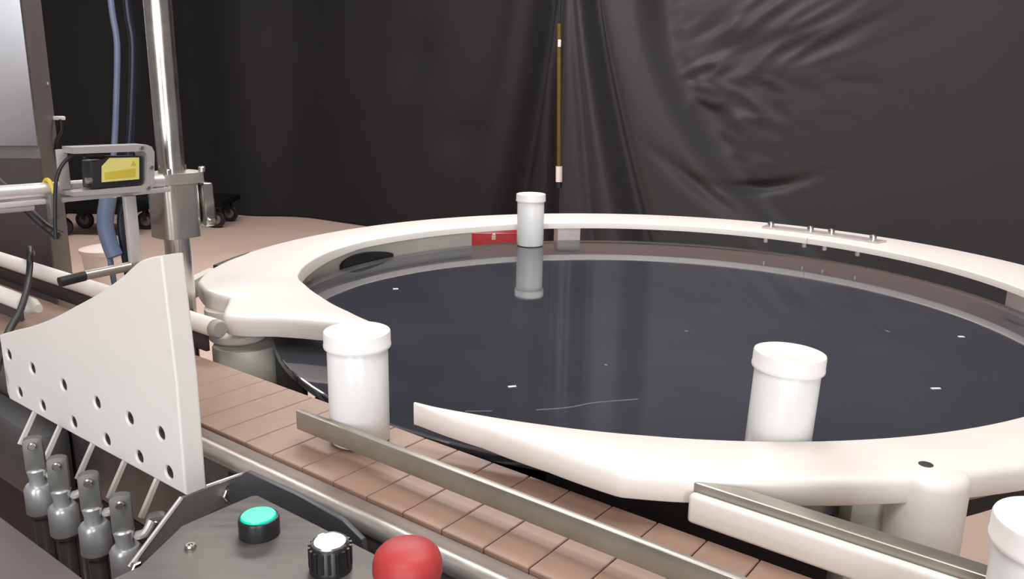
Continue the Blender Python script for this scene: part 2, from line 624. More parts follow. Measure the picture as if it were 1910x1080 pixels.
g2 = thing('guide_rail', 'pale guide rail on the near side of the belt at the far left', 'rail', P(-1.6, 0.5, 0))
part_lathe('plastic_rod', g2, M_WHITE, P(-2.15, 0.497, 0.030), [(0.0, 0), (0.009, 0), (0.012, 0.003), (0.012, 0.873), (0.0112, 0.877), (0, 0.877)], 24, D)
part_lathe('end_cap', g2, M_POST, P(-1.273, 0.497, 0.030), [(0, 0), (0.0122, 0), (0.0122, 0.02), (0.006, 0.042), (0, 0.042)], 24, D)
part_box('support_arm', g2, M_DSTEEL, P(-1.5, 0.460, 0.020), 0.014, 0.055, 0.008, 0.001)
part_box('support_post', g2, M_DSTEEL, P(-1.5, 0.4215, -0.005), 0.014, 0.007, 0.06, 0.001)
bm = B()
add_tube(bm, smooth_pts([P(-1.165, 0.475, 0.012), P(-1.15, 0.50, 0.016), P(-1.135, 0.53, 0.012), P(-1.13, 0.55, 0.006)]), 0.004, 8)
obj('hook_wire', bm, M_POST, g2)
part_box('rail_backing', g2, M_CABLOW, P(-1.72, 0.497, 0.0095), 0.86, 0.006, 0.017, 0.001)

# ================================================================== TURNTABLE
TC = Vector((0.2285, 1.2954, 0))
tt = thing('rotary_turntable', 'dark glossy round turntable ringed by the white guide, carrying bottles', 'turntable', (TC.x, TC.y, 0))
bm = B()
add_lathe(bm, W(TC.x, TC.y, 0), [(0, -0.012), (0.590, -0.012), (0.594, -0.010), (0.5945, -0.002), (0.5935, -0.0005), (0.592, 0.0), (0, 0.0)], 160)
dk = obj('disk', bm, disk_material(), tt, angle=8)


def arc_wall(bm, ra, rb, z0, z1, t0, t1, n):
    """solid ring sector, angles in degrees about the turntable centre"""
    R_ = []
    for k in range(n + 1):
        t = math.radians(t0 + (t1 - t0) * k / n)
        c, s = math.cos(t), math.sin(t)
        R_.append([bm.verts.new(W(TC.x + r * c, TC.y + r * s, z)) for r, z in ((ra, z0), (rb, z0), (rb, z1), (ra, z1))])
    for a, b in zip(R_, R_[1:]):
        for j in range(4):
            bm.faces.new((a[j], a[(j + 1) % 4], b[(j + 1) % 4], b[j]))
    bm.faces.new(R_[0][::-1])
    bm.faces.new(R_[-1])


bm = B()
arc_wall(bm, 0.596, 0.621, -0.02, -0.0012, -88, 188, 150)
obj('apron_ring', bm, M_APRON, tt, angle=25)
bm = B()
arc_wall(bm, 0.585, 0.592, -0.060, -0.0135, 251, 575, 140)
obj('skirt', bm, M_DARK, tt, angle=25)
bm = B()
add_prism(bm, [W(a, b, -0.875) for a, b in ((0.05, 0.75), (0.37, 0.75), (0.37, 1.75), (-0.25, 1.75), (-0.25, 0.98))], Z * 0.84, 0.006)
obj('pedestal', bm, M_DARK, tt)  # near-black colour holds the shade below the turntable
for cx_, cy_ in ((-0.2, 1.03), (0.12, 0.8), (0.32, 0.8), (-0.2, 1.7), (0.32, 1.7)):
    part_lathe('foot', tt, M_BLACK, (cx_, cy_, 0), [(0.03, 0), (0.03, 0.012), (0.012, 0.02), (0.012, 0.03)], 20)
chip = None
for i, (x, y, sx, sy, a) in enumerate(((-0.205, 1.41, .009, .006, 0.2), (0.002, 0.937, .010, .004, 0.3), (0.521, 0.954, .012, .004, 0.1), (0.668, 1.175, .009, .005, 0),
                                       (0.568, 1.197, .004, .008, 0.2), (0.261, 1.18, .005, .004, 0.0), (0.124, 1.021, .003, .006, 0.5))):
    ax = Vector((math.cos(a), math.sin(a), 0))
    ay = Vector((-math.sin(a), math.cos(a), 0))
    part_box('paint_chip', dk, M_CHIP if i < 4 else M_SCR, W(x, y, 0.0004), sx, sy, 0.0006, 0.0001, ax, ay)
part_tube('scratch', dk, M_SCR, smooth_pts([W(0.029, 0.865, 0.0), W(0.066, 0.874, 0.0), W(0.098, 0.890, 0.0), W(0.149, 0.903, 0.0)]), 0.0006, 6)
part_tube('scratch', dk, M_SCR, [W(-0.05, 0.858, 0.0), W(-0.02, 0.860, 0.0)], 0.0005, 6)

# ------------------------------------------------------------------ white ring guide
rg = thing('ring_guide', 'large white plastic ring guide standing around the dark turntable', 'guide', (TC.x, TC.y, T))
RIN = [(-121.8, .6135), (-116, .608), (-109, .604), (-100, .601), (100, .600), (115, .604), (130, .611), (148, .617), (159, .611), (165, .603), (170, .596), (174, .588), (177.8, .580),
       (180.7, .570), (184, .554), (192.2, .523), (202.6, .493), (212, .475), (213.5, .4715)]
ROUT = [(-121.8, .6165), (-121.3, .617), (-113.7, .631), (-107.3, .654), (-104, .670), (-101.5, .682), (-98, .681), (-94, .678), (-80, .677), (-65, .680), (-50, .690), (-30, .715), (-12, .738), (0, .743),
        (170, .744), (177, .739), (182, .728), (187, .700), (190.0, .668), (191.0, .656), (193.7, .655), (196.5, .657), (198.9, .658), (200.3, .652), (201.5, .635), (203, .593), (205, .563),
        (207, .540), (211, .497), (213.5, .4735)]
ZBOT = [(-121.8, .0205), (-60, .0195), (-35, .024), (-10, .031), (150, .031), (168, .022), (180, .018), (213.5, .018)]


def ring_segment(name, t0, t1, step):
    bm = B()
    ts = []
    t = t0
    while t < t1 - 1e-6:
        ts.append(t)
        t += step if not (t > 176 or t < -95) else step / 4
    ts.append(t1)
    rows = []
    for t in ts:
        ri, ro, zb = lerp_table(RIN, t), lerp_table(ROUT, t), lerp_table(ZBOT, t)
        w = ro - ri
        zt = 0.044
        r1 = min(0.0025, w * 0.3)
        r2 = min(0.0075 if (t < -20 or t > 165) else 0.003, w * 0.45, (zt - zb) * 0.6)
        prof = [(ri, zb), (ri, zt - r1), (ri + r1 * .3, zt - r1 * .3), (ri + r1, zt)]
        for a in (0, 22.5, 45, 67.5, 90):
            a = math.radians(a)
            prof.append((ro - r2 + r2 * math.sin(a), zt - r2 + r2 * math.cos(a)))
        prof.append((ro, zb + 0.001))
        prof.append((ro - min(0.001, w * .2), zb))
        c, s = math.cos(math.radians(t)), math.sin(math.radians(t))
        rows.append([bm.verts.new(W(TC.x + r * c, TC.y + r * s, z)) for r, z in prof])
    n = len(rows[0])
    for a, b in zip(rows, rows[1:]):
        for j in range(n):
            bm.faces.new((a[j], a[(j + 1) % n], b[(j + 1) % n], b[j]))
    bm.faces.new(rows[0][::-1])
    bm.faces.new(rows[-1])
    return obj(name, bm, M_WHITE, rg, angle=50)


segA = ring_segment('guide_segment', -121.8, 48.0, 2.0)
segB = ring_segment('guide_segment', 48.1, 213.5, 2.0)


def pol(t, r, z):
    t = math.radians(t)
    return W(TC.x + r * math.cos(t), TC.y + r * math.sin(t), z)


bm = B()
arc_wall(bm, 0.652, 0.690, 0.0442, 0.0475, 36.5, 59, 14)
jp = obj('joint_plate', bm, M_CLEAR, rg, label='grey splice plate with four bolts')
for t in (57.7, 50.1, 46.1, 38.2):
    part_lathe('bolt', jp, M_STEEL, pol(t, 0.671, 0.0475), [(0.007, 0), (0.007, 0.008), (0.006, 0.010), (0.0035, 0.010), (0.003, 0.006), (0, 0.006)], 12)
for t in (57.0, 49.0, 44.8, 38.0):
    part_lathe('bolt_tail', rg, M_ALU, pol(t, 0.612, 0.0205), [(0, 0), (0.004, 0), (0.0045, 0.001), (0.0045, 0.012)], 12)

# posts that carry the ring
for t in (98.6, 6.5):
    c = pol(t, 0.663, 0)
    bm = B()
    tx = Vector((-math.sin(math.radians(t)), math.cos(math.radians(t)), 0))
    ty = Vector((math.cos(math.radians(t)), math.sin(math.radians(t)), 0))
    add_box(bm, c + Z * -0.034, 0.055, 0.05, 0.129, tx, ty, Z, 0.003)
    obj('ring_post', bm, M_WHITE, rg)
# front post: round column with a flat block beside it
part_lathe('ring_post', rg, M_WHITE, W(0.358, 0.646, 0), [(0.030, -0.20), (0.032, -0.198), (0.032, 0.034), (0.0312, 0.039), (0.029, 0.0424), (0.026, 0.0437), (0, 0.0437)], 48)
part_box('post_block', rg, M_POST, W(0.322, 0.672, -0.052), 0.045, 0.036, 0.142, 0.002, X, Y)
bm = B()
add_lathe(bm, W(0.3565, 0.6505, 0.0405), [(0.006, 0), (0.006, 0.0038), (0.0045, 0.0041), (0, 0.0041)], 20)
obj('slot_hole_disc', bm, M_HOLE, rg, label='dark disc in place of a slot hole')  # dark inside of the slot hole, drawn as a disc
# left post, two tiers
part_lathe('ring_post', rg, M_WHITE, W(-0.425, 1.214, 0), [(0.040, -0.010), (0.042, -0.007), (0.042, 0.0178)], 48)
part_lathe('post_flange', rg, M_WHITE, W(-0.395, 1.142, 0), [(0.037, -0.010), (0.040, -0.007), (0.040, 0.001), (0.037, 0.003)], 48)
part_lathe('post_base', rg, M_POST, W(-0.378, 1.125, 0), [(0.046, -0.085), (0.047, -0.083), (0.047, -0.014), (0.045, -0.011)], 48)
# spacer under the rear left of the ring, and a black block added for its dark opening
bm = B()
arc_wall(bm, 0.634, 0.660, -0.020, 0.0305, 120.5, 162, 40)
obj('spacer_arc', bm, M_POST, rg)  # white plastic, dulled to hold the shade beneath the ring
bm = B()
nst = 24
rows = []
for k in range(nst + 1):
    u = k / nst
    t = 140 + 13.5 * u
    h = 0.004 + 0.017 * math.sin(PI * min(1, u * 1.0)) ** 0.6 * (0.55 + 0.45 * u)
    rows.append([bm.verts.new(pol(t, r, z)) for r, z in ((0.624, -0.012), (0.6335, -0.012), (0.6335, h), (0.624, h))])
for a, b in zip(rows, rows[1:]):
    for j in range(4):
        bm.faces.new((a[j], a[(j + 1) % 4], b[(j + 1) % 4], b[j]))
bm.faces.new(rows[0][::-1])
bm.faces.new(rows[-1])
obj('gap_block', bm, M_BLACK, rg, label='black block added in the dark gap under the ring')
# dark strap edge outside the ring at the left rear
bm = B()
arc_wall(bm, 0.7445, 0.756, 0.012, 0.040, 163, 172, 12)
obj('edge_strap', bm, M_DARK, rg)
bm = B()
arc_wall(bm, 0.7445, 0.760, 0.006, 0.036, 172.5, 180, 12)
obj('corner_block', bm, M_POST, rg)

# ================================================================== BOTTLES
BR, CR, BH, CH = 0.0300, 0.0328, 0.1165, 0.0165
proto = None


def bottle(loc, label, tilt=None):
    global proto
    if proto is None:
        r = thing('bottle', label, 'bottle', loc, 'white capped bottles')
        part_lathe('body', r, M_BOTTLE, loc, [(0, 0.0015), (0.024, 0.0015), (0.0255, 0), (0.0285, 0.0012), (BR, 0.004), (BR, 0.05), (BR, BH - CH - 0.002), (0.0285, BH - CH + 0.0005), (0.026, BH - CH + 0.001), (0.026, BH - 0.003), (0, BH - 0.003)], 64)
        cp = part_lathe('cap', r, M_CAP, loc, [(BR - 0.001, BH - CH), (CR + 0.0001, BH - CH), (CR + 0.0004, BH - CH + 0.001), (CR + 0.0004, BH - CH + 0.003), (CR, BH - CH + 0.0036), (CR, BH - 0.002), (CR - 0.0006, BH - 0.0006), (CR - 0.0022, BH),
                                               (CR - 0.004, BH - 0.0004), (CR - 0.006, BH - 0.0008), (0, BH - 0.0008)], 64)
        proto = r
    else:
        r = proto.copy()
        COL.objects.link(r)
        r.location = loc
        r.rotation_euler = (0, 0, 0)
        r['label'] = label
        for ch in proto.children:
            c = ch.copy()
            COL.objects.link(c)
            c.parent = r
    if tilt:
        r.rotation_euler = tilt
    return r


bottle(W(-0.1520, 0.7782, 0.0005), 'white capped bottle on the tan belt behind the steel flat bar')
bottle(W(0.039, 1.834, 0.0005), 'small distant white bottle at the back of the turntable, mirrored in it')
bottle(W(0.2545, 0.729, 0.0010), 'white bottle on the turntable partly hidden by the front of the ring', (math.radians(-1.0), math.radians(2.4), 0))
bottle(P(-0.008, 0.5285, 0.0005), 'white bottle cut off by the lower right corner of the picture')

# ================================================================== WHITE DEFLECTOR PLATE
dp = thing('deflector_plate', 'thick white plate with curved top edge and two rows of holes, at left', 'guide plate', P(-0.82, 0.37, -0.006))
TOP = [(-.643, .210), (-.660, .2065), (-.68, .2), (-.698, .19), (-.717, .179), (-.762, .157), (-.809, .137), (-.859, .116), (-.912, .097), (-.955, .084), (-1.003, .069)]
HOLES = [(-.985, .049), (-.927, .046), (-.856, .044), (-.787, .042), (-.725, .042), (-.671, .042),
         (-.969, .008), (-.913, .0065), (-.843, .006), (-.775, .006), (-.714, .006), (-.663, .006)]
NF, NB = 0.360, 0.381
cu = bpy.data.curves.new('plate_outline', 'CURVE')
cu.dimensions = '2D'
cu.fill_mode = 'BOTH'
cu.extrude = (NB - NF) / 2 - 0.002
cu.bevel_depth = 0.002
cu.offset = -0.002
cu.bevel_resolution = 2
dense = smooth_pts([Vector((a, b, 0)) for a, b in TOP], 4)
outl = [(v.x, v.y) for v in dense] + [(-1.0035, 0.0), (-0.999, -0.0078), (-0.9, -0.0085), (-0.7, -0.0085), (-0.6375, -0.0085), (-0.6365, 0.1)]
inset = 0.0025


def spline(pts):
    s = cu.splines.new('POLY')
    s.points.add(len(pts) - 1)
    for q, (a, b) in zip(s.points, pts):
        q.co = (a, b, 0, 1)
    s.use_cyclic_u = True


spline(outl)
for hd, hz in HOLES:
    spline([(hd + 0.0064 * math.cos(2 * PI * k / 20), hz + 0.0064 * math.sin(2 * PI * k / 20)) for k in range(20)])
tmp = bpy.data.objects.new('plate_tmp', cu)
COL.objects.link(tmp)
dg = bpy.context.evaluated_depsgraph_get()
me = bpy.data.meshes.new_from_object(tmp.evaluated_get(dg))
bpy.data.objects.remove(tmp, do_unlink=True)
bm = B()
bm.from_mesh(me)
bmesh.ops.remove_doubles(bm, verts=bm.verts, dist=1e-5)
for v in bm.verts:
    v.co = P(v.co.x, (NF + NB) / 2 + v.co.z, v.co.y)
obj('plate', bm, M_PLATE, dp, angle=12)
sc = None
for hd, hz in HOLES:
    if sc is None:
        sc = part_lathe('socket_screw', dp, M_HOLE, P(hd, NF + 0.0058, hz), [(0.0061, -0.006), (0.0061, 0.0035), (0.0057, 0.004), (0.003, 0.004), (0.0026, 0.001), (0, 0.001)], 16, -N)
        s0, sp = sc.location.copy(), (hd, hz)
    else:
        copy_part(sc, dp, s0 + D * (hd - sp[0]) + Z * (hz - sp[1]))
# thin brackets under the plate
for dd in (-.945, -.885, -.814, -.751, -.692):
    bm = B()
    pts = [P(dd, 0.3615, -0.0088), P(dd, 0.342, -0.041), P(dd, 0.346, -0.043), P(dd, 0.3660, -0.0088)]
    add_prism(bm, pts, D * 0.0042)
    obj('strut', bm, M_WHITE, dp)
# the big end bracket
dd = -0.6400
bm = B()
pts = [P(dd, 0.357, -0.0090), P(dd, 0.418, -0.0100), P(dd, 0.418, -0.030), P(dd, 0.385, -0.034), P(dd, 0.309, -0.058), P(dd, 0.3045, -0.0525)]
add_prism(bm, pts, D * 0.0035)
eb = obj('end_bracket', bm, mat('bracket_steel', (0.30, 0.28, 0.265), 0.42, 0.5, var=0.06), dp)
part_tube('edge_glint', eb, M_ALU, [P(dd + 0.002, 0.3565, -0.0092), P(dd + 0.002, 0.3040, -0.0530)], 0.0024, 8)  # catch of light along the bracket edge, added as a pale rod
part_tube('edge_glint', eb, M_ALU, [P(dd + 0.002, 0.381, -0.0082), P(dd + 0.002, 0.419, -0.0105)], 0.0018, 8)
part_lathe('bolt', eb, M_STEEL, P(dd + 0.0035, 0.400, -0.022), [(0.007, 0), (0.007, 0.005), (0.006, 0.006), (0, 0.006)], 6, D)
part_lathe('bolt', eb, M_STEEL, P(dd + 0.0035, 0.308, -0.054), [(0.006, 0), (0.006, 0.004), (0.005, 0.005), (0, 0.005)], 6, D)

# ------------------------------------------------------------------ row of air cylinders
proto_c = None
names = ['silver air cylinder below the plate, leftmost of five', 'silver air cylinder below the plate, second of five from the left',
         'silver air cylinder below the plate, middle one of five', 'silver air cylinder below the plate, fourth of five from the left',
         'silver air cylinder beside the long end bracket, rightmost of five']
CN = 0.322
for i, (dd, zt, cn) in enumerate(((-.851, .001, CN), (-.800, -.005, CN), (-.737, -.002, CN), (-.680, -.005, CN), (-.674, -.0345, 0.350))):
    base = P(dd, cn, zt - 0.30)
    if proto_c is None:
        r = thing('air_cylinder', names[i], 'cylinder', base, 'air cylinders under the white plate')
        top = P(dd, CN, zt)
        VX = Vector((0.92, 0.38, 0)).normalized()
        VY = Vector((-0.38, 0.92, 0)).normalized()
        bm = B()
        prof = [(-0.009, -0.036), (0.009, -0.036), (0.009, -0.004)] + [(0.009 * math.cos(a), -0.004 + 0.004 * math.sin(a)) for a in (0.5, 1.0, 1.57, 2.1, 2.6)] + [(-0.009, -0.004)]
        add_prism(bm, [top + VX * a + Z * b - VY * 0.005 for a, b in prof], VY * 0.010, 0.001)
        tb = obj('clevis_tab', bm, M_TAB, r)
        part_lathe('pin', tb, M_STEEL, top + Z * -0.008 - VY * 0.005, [(0.004, 0), (0.004, 0.003), (0.003, 0.004), (0, 0.004)], 16, -VY)
        part_lathe('neck', r, M_FITTING, top, [(0.0085, -0.052), (0.0075, -0.046), (0.0085, -0.040), (0.0095, -0.036), (0.008, -0.0345)], 28)
        part_lathe('collar', r, M_FITTING, top, [(0.012, -0.084), (0.0138, -0.082), (0.0138, -0.056), (0.0115, -0.0525), (0.008, -0.052)], 32)
        part_lathe('barrel', r, M_DSTEEL, top, [(0.0085, -0.30), (0.0085, -0.0875), (0.0115, -0.0865), (0.0115, -0.084)], 28)
        part_tube('air_tube', r, M_DSTEEL, [top + VX * 0.013 + Z * -0.086, top + VX * 0.013 + Z * -0.28], 0.004, 10)
        bm = B()
        add_tube(bm, smooth_pts([top + VX * 0.010 + Z * -0.044, top + VX * 0.018 + Z * -0.040 - VY * 0.004, top + VX * 0.024 + Z * -0.032]), 0.0042, 10)
        obj('elbow', bm, M_ALU, r)
        proto_c = r
    else:
        r = proto_c.copy()
        COL.objects.link(r)
        r.location = base
        r['label'] = names[i]
        for ch in proto_c.children:
            c = ch.copy()
            COL.objects.link(c)
            c.parent = r
            for g in ch.children:
                q = g.copy()
                COL.objects.link(q)
                q.parent = c

# dark mounting plate behind the control box
bm = B()
pl = [(-.634, -.10), (-.634, -.014), (-.600, .012), (-.530, .0125), (-.472, .0095), (-.449, .0005), (-.445, -.014), (-.445, -.10)]
add_prism(bm, [P(a, 0.398, b) for a, b in pl], N * 0.005, 0.0008)
mp = obj('mounting_plate', bm, mat('slate_plate', (0.075, 0.08, 0.088), 0.45, 0.4, var=0.08), origin=P(-0.54, 0.4, -0.1))
tag(mp, 'dark slate plate with chamfered corners between control box and conveyor frame', 'plate')
part_lathe('screw', mp, M_STEEL, P(-.556, 0.398, -0.010), screw_prof(0.003, 0.0025), 14, -N)
part_box('standoff', mp, M_DSTEEL, P(-.54, 0.4145, -0.06), 0.12, 0.023, 0.05, 0.002)

# ================================================================== CONTROL BOX
cb = thing('control_box', 'grey steel control box with green button, black knob and red stop', 'control box', P(-0.42, 0.27, -T))
PT = 0.020
bm = B()
outl = [(-.544, .366), (-.545, .304), (-.516, .256), (-.516, .10), (-.10, .10), (-.10, .367), (-.538, .3675)]
add_prism(bm, [P(a, b, PT - 0.22) for a, b in outl], Z * 0.214, 0.001)
obj('body', bm, M_DSTEEL, cb)
bm = B()
outl2 = [(-.546, .365), (-.547, .303), (-.518, .255), (-.518, .098), (-.098, .098), (-.098, .369), (-.543, .3695)]
add_prism(bm, [P(a, b, PT - 0.0055) for a, b in outl2], Z * 0.0055, 0.0012)
pn = obj('top_panel', bm, M_PANEL, cb)
for a, b in ((-.513, .290), (-.115, .350), (-.115, .115)):
    part_lathe('screw', pn, M_STEEL, P(a, b, PT), screw_prof(0.0042, 0.003), 16)
part_box('pedestal', cb, M_DARK, P(-0.31, 0.20, -0.55), 0.09, 0.09, 0.70, 0.004)
# lit green push button
bt = part_lathe('push_button', cb, M_BLACKPL, P(-.491, .334, PT), [(0.0152, 0), (0.0152, 0.0125), (0.0146, 0.0142), (0.0136, 0.0146), (0.0132, 0.0128), (0, 0.0128)], 40, label='black-rimmed button with lit green lens')
part_lathe('lens', bt, M_GREEN, P(-.491, .334, PT), [(0.0131, 0.0125), (0.0131, 0.0150), (0.0124, 0.0158), (0, 0.0162)], 40)
# speed knob
kb_c = P(-.413, .337, PT)
bm = B()
add_lathe(bm, kb_c, [(0.0150, 0), (0.0150, 0.003), (0.0145, 0.004), (0.0140, 0.0185), (0.0130, 0.020), (0, 0.020)], 40)
for k in range(18):
    a = 2 * PI * k / 18
    rad = Vector((math.cos(a), math.sin(a), 0))
    tan = Vector((-math.sin(a), math.cos(a), 0))
    add_box(bm, kb_c + rad * 0.0144 + Z * 0.0115, 0.0018, 0.0022, 0.015, rad, tan, Z)
kb = obj('knob', bm, M_BLACKPL, cb, label='ribbed black knob with silver cap')
part_lathe('silver_cap', kb, M_STEEL, kb_c, [(0.0128, 0.0195), (0.0128, 0.0212), (0.0118, 0.0222), (0.0110, 0.0216), (0, 0.0216)], 40)
# emergency stop
ec = P(-.347, .347, PT)
es = part_lathe('emergency_stop', cb, M_RED, ec, [(0.0135, 0.013), (0.0222, 0.0160), (0.0232, 0.020), (0.0230, 0.0265), (0.0215, 0.0320), (0.0182, 0.0358), (0.013, 0.0382), (0.0065, 0.0394), (0, 0.0396)], 56, label='red mushroom emergency stop')
part_lathe('collar', es, M_BLACKPL, ec, [(0.0165, 0), (0.0165, 0.004), (0.0125, 0.006), (0.0125, 0.0135)], 40)

# lower cover at the corner
bm = B()
add_box(bm, P(-0.96, 0.145, -0.115), 0.80, 0.25, 0.13, bevel=0.003)
lc = obj('machine_cover', bm, M_COVER, origin=P(-0.96, 0.145, -0.18))
tag(lc, 'taupe metal cover at the lower left corner, below the air cylinders', 'cover')
part_box('leg', lc, M_DARK, P(-1.2, 0.14, -0.54), 0.05, 0.05, 0.715, 0.002)
part_box('leg', lc, M_DARK, P(-0.72, 0.14, -0.54), 0.05, 0.05, 0.715, 0.002)
# manifold that carries the cylinders
bm = B()
add_box(bm, P(-0.745, CN + 0.012, -0.362), 0.36, 0.07, 0.05, bevel=0.003)
mf = obj('cylinder_manifold', bm, M_DARK, origin=P(-0.745, CN, -0.35))
tag(mf, 'dark bar under the row of air cylinders', 'manifold')
part_box('leg', mf, M_DARK, P(-0.745, CN, -0.6435), 0.04, 0.04, 0.513, 0.002)

# ================================================================== POLE, CLAMP, SENSOR
pp = W(-0.477, 1.155, 0)
PD, PN = pp.dot(D), pp.dot(N)
sp = thing('support_pole', 'polished vertical steel pole rising behind the white plate', 'pole', (pp.x, pp.y, 0))
part_tube('tube', sp, M_STEEL, [Vector((pp.x, pp.y, 0.02)), Vector((pp.x, pp.y, T + 0.75))], 0.0180, 40)
part_lathe('foot_flange', sp, M_DSTEEL, (pp.x, pp.y, 0), [(0.06, 0), (0.06, 0.012), (0.03, 0.015), (0.03, 0.03)], 32)
cl = thing('pole_clamp', 'polished split clamp block bolted around the steel pole', 'clamp', (pp.x, pp.y, T + 0.137))
CZ = 0.137


def ring_block(bm, c, hx, hy, r, z0, z1, ax, ay, n=40, rc=0.012):
    """rounded block with a round hole through it (open bore), between z0 and z1"""
    out, inn = [], []
    for k in range(n):
        a = 2 * PI * (k + 0.5) / n
        ca_, sa_ = math.cos(a), math.sin(a)
        # superellipse outline
        e = 3.2
        s = (abs(ca_ / hx) ** e + abs(sa_ / hy) ** e) ** (-1 / e)
        out.append((ca_ * s, sa_ * s))
        inn.append((ca_ * r, sa_ * r))
    R4 = []
    for pts, z in ((inn, z0), (out, z0), (out, z1), (inn, z1)):
        R4.append([bm.verts.new(c + ax * a + ay * b + Z * z) for a, b in pts])
    for j in range(4):
        a, b = R4[j], R4[(j + 1) % 4]
        for k in range(n):
            bm.faces.new((a[k], a[(k + 1) % n], b[(k + 1) % n], b[k]))


bm = B()
ring_block(bm, pp, 0.0300, 0.0290, 0.0183, CZ, CZ + 0.075, N, D, 48)
obj('block', bm, M_STEEL, cl)
bm = B()
ring_block(bm, pp, 0.0400, 0.0300, 0.0183, CZ + 0.0755, CZ + 0.090, N, D, 48)
obj('top_plate', bm, M_BRUSH, cl)
bm = B()
add_box(bm, pp + N * 0.0395 + Z * (CZ + 0.0425), 0.017, 0.050, 0.062, N, D, Z, 0.003)
obj('jaw', bm, M_STEEL, cl)
for a, b in ((-0.030, -0.020), (-0.020, 0.0235), (0.030, -0.020), (0.034, 0.020)):
    part_lathe('cap_screw', cl, M_STEEL, pp + N * a + D * b + Z * (CZ + 0.090), [(0.0048, 0), (0.0048, 0.006), (0.004, 0.007), (0.0024, 0.007), (0.002, 0.004), (0, 0.004)], 16)
part_tube('jaw_bolt', cl, M_STEEL, [pp + N * 0.0395 + D * 0.025 + Z * (CZ + 0.02), pp + N * 0.0395 + D * 0.030 + Z * (CZ + 0.02)], 0.004, 12)

ar = thing('rod_mount', 'pair of pale steel rods reaching left from the pole clamp', 'arm', P(-1.055, 0.45, 0.22))
SD = -1.045


def SP(n, z, dd=SD):
    return P(dd, n, z)


part_tube('rod', ar, M_ALU, [SP(0.596, 0.2205), SP(0.30, 0.2235)], 0.0088, 20)
part_tube('rod', ar, M_ALU, [SP(0.43, 0.2035), SP(0.30, 0.205)], 0.0048, 16)
part_box('flat_arm', ar, M_ALU, P(SD + 0.002, 0.450, 0.2095), 0.020, 0.30, 0.006, 0.001)
part_box('drop_bar', ar, M_ALU, P(SD + 0.016, 0.540, 0.1575), 0.008, 0.0155, 0.100, 0.0015, label='pale vertical bar below the sensor')
part_box('rod_link', ar, M_DSTEEL, P(SD + 0.016, 0.447, 0.2035), 0.012, 0.014, 0.03, 0.002)
part_tube('cross_rod', ar, M_BAR, [P(SD + 0.016, 0.474, 0.114), P(SD + 0.016, 0.5325, 0.116)], 0.006, 14)
part_tube('rod_grip', ar, M_BLACK, [P(SD + 0.016, 0.443, 0.111), P(SD + 0.016, 0.4735, 0.1135)], 0.0062, 14)
part_box('rod_clamp', ar, M_COVER, P(SD + 0.016, 0.5395, 0.109), 0.014, 0.0145, 0.024, 0.003)
part_tube('down_rod', ar, M_DSTEEL, [P(SD + 0.016, 0.535, 0.1), P(SD + 0.016, 0.533, 0.068)], 0.005, 12)

# sensor bracket: bent C of aluminium sheet
sb = thing('sensor_bracket', 'pale bent metal bracket framing the yellow-labelled sensor', 'bracket', P(SD, 0.52, 0.214))
bo = [(0.466, 0.2735), (0.557, 0.2725), (0.5635, 0.2695), (0.5665, 0.2625), (0.5625, 0.2225), (0.5590, 0.2165), (0.5530, 0.2140), (0.4600, 0.2165)]
wth = 0.0085
bi = [(0.466, 0.2660), (0.551, 0.2645), (0.5545, 0.2625), (0.5560, 0.2585), (0.5530, 0.2275), (0.5510, 0.2235), (0.5470, 0.2215), (0.4600, 0.2215)]
bm = B()
f0, f1 = SD + 0.012, SD + 0.040
vo0 = [bm.verts.new(P(f0, a, b)) for a, b in bo]
vo1 = [bm.verts.new(P(f1, a, b)) for a, b in bo]
vi0 = [bm.verts.new(P(f0, a, b)) for a, b in bi]
vi1 = [bm.verts.new(P(f1, a, b)) for a, b in bi]
for k in range(len(bo) - 1):
    bm.faces.new((vo0[k], vo0[k + 1], vo1[k + 1], vo1[k]))
    bm.faces.new((vi0[k], vi1[k], vi1[k + 1], vi0[k + 1]))
    bm.faces.new((vo1[k], vo1[k + 1], vi1[k + 1], vi1[k]))
    bm.faces.new((vo0[k], vi0[k], vi0[k + 1], vo0[k + 1]))
for k in (0, -1):
    bm.faces.new((vo0[k], vo1[k], vi1[k], vi0[k]))
M_SHEET = mat('bracket_sheet', (0.40, 0.375, 0.37), 0.42, 0.3, var=0.05)
obj('sheet', bm, M_SHEET, sb)
part_box('end_flange', sb, M_SHEET, P(SD + 0.014, 0.4635, 0.246), 0.004, 0.013, 0.048, 0.001)
for a, b in ((0.5495, 0.2690), (0.5535, 0.2185), (0.5600, 0.2440)):
    part_lathe('screw', sb, M_DSTEEL, P(f1, a, b), screw_prof(0.0028, 0.002), 14, D)

sn = thing('photo_sensor', 'black photo sensor with a yellow label inside the pale bracket', 'sensor', P(SD + 0.02, 0.517, 0.222))
bm = B()
pr = [(0.484, 0.2230), (0.549, 0.2225), (0.5515, 0.2580), (0.505, 0.2600), (0.500, 0.2560), (0.486, 0.2560)]
add_prism(bm, [P(SD + 0.013, a, b) for a, b in pr], D * 0.024, 0.0015)
bdy = obj('body', bm, M_BLACKPL, sn)
bm = B()
pr = [(0.4965, 0.2300), (0.5440, 0.2300), (0.5465, 0.2570), (0.509, 0.2585), (0.4985, 0.2490)]
add_prism(bm, [P(SD + 0.0372, a, b) for a, b in pr], D * 0.0008)
lb = obj('label_plate', bm, M_YELLOW, sn)
bm = B()
pr = [(0.5005, 0.2335), (0.5390, 0.2335), (0.5400, 0.2440), (0.5010, 0.2415)]
add_prism(bm, [P(SD + 0.0381, a, b) for a, b in pr], D * 0.0003)
obj('printed_band', bm, M_YELLOWD, lb)
bm = B()
pr = [(0.5345, 0.2475), (0.5415, 0.2475), (0.5385, 0.2535)]
add_prism(bm, [P(SD + 0.0381, a, b) for a, b in pr], D * 0.0003)
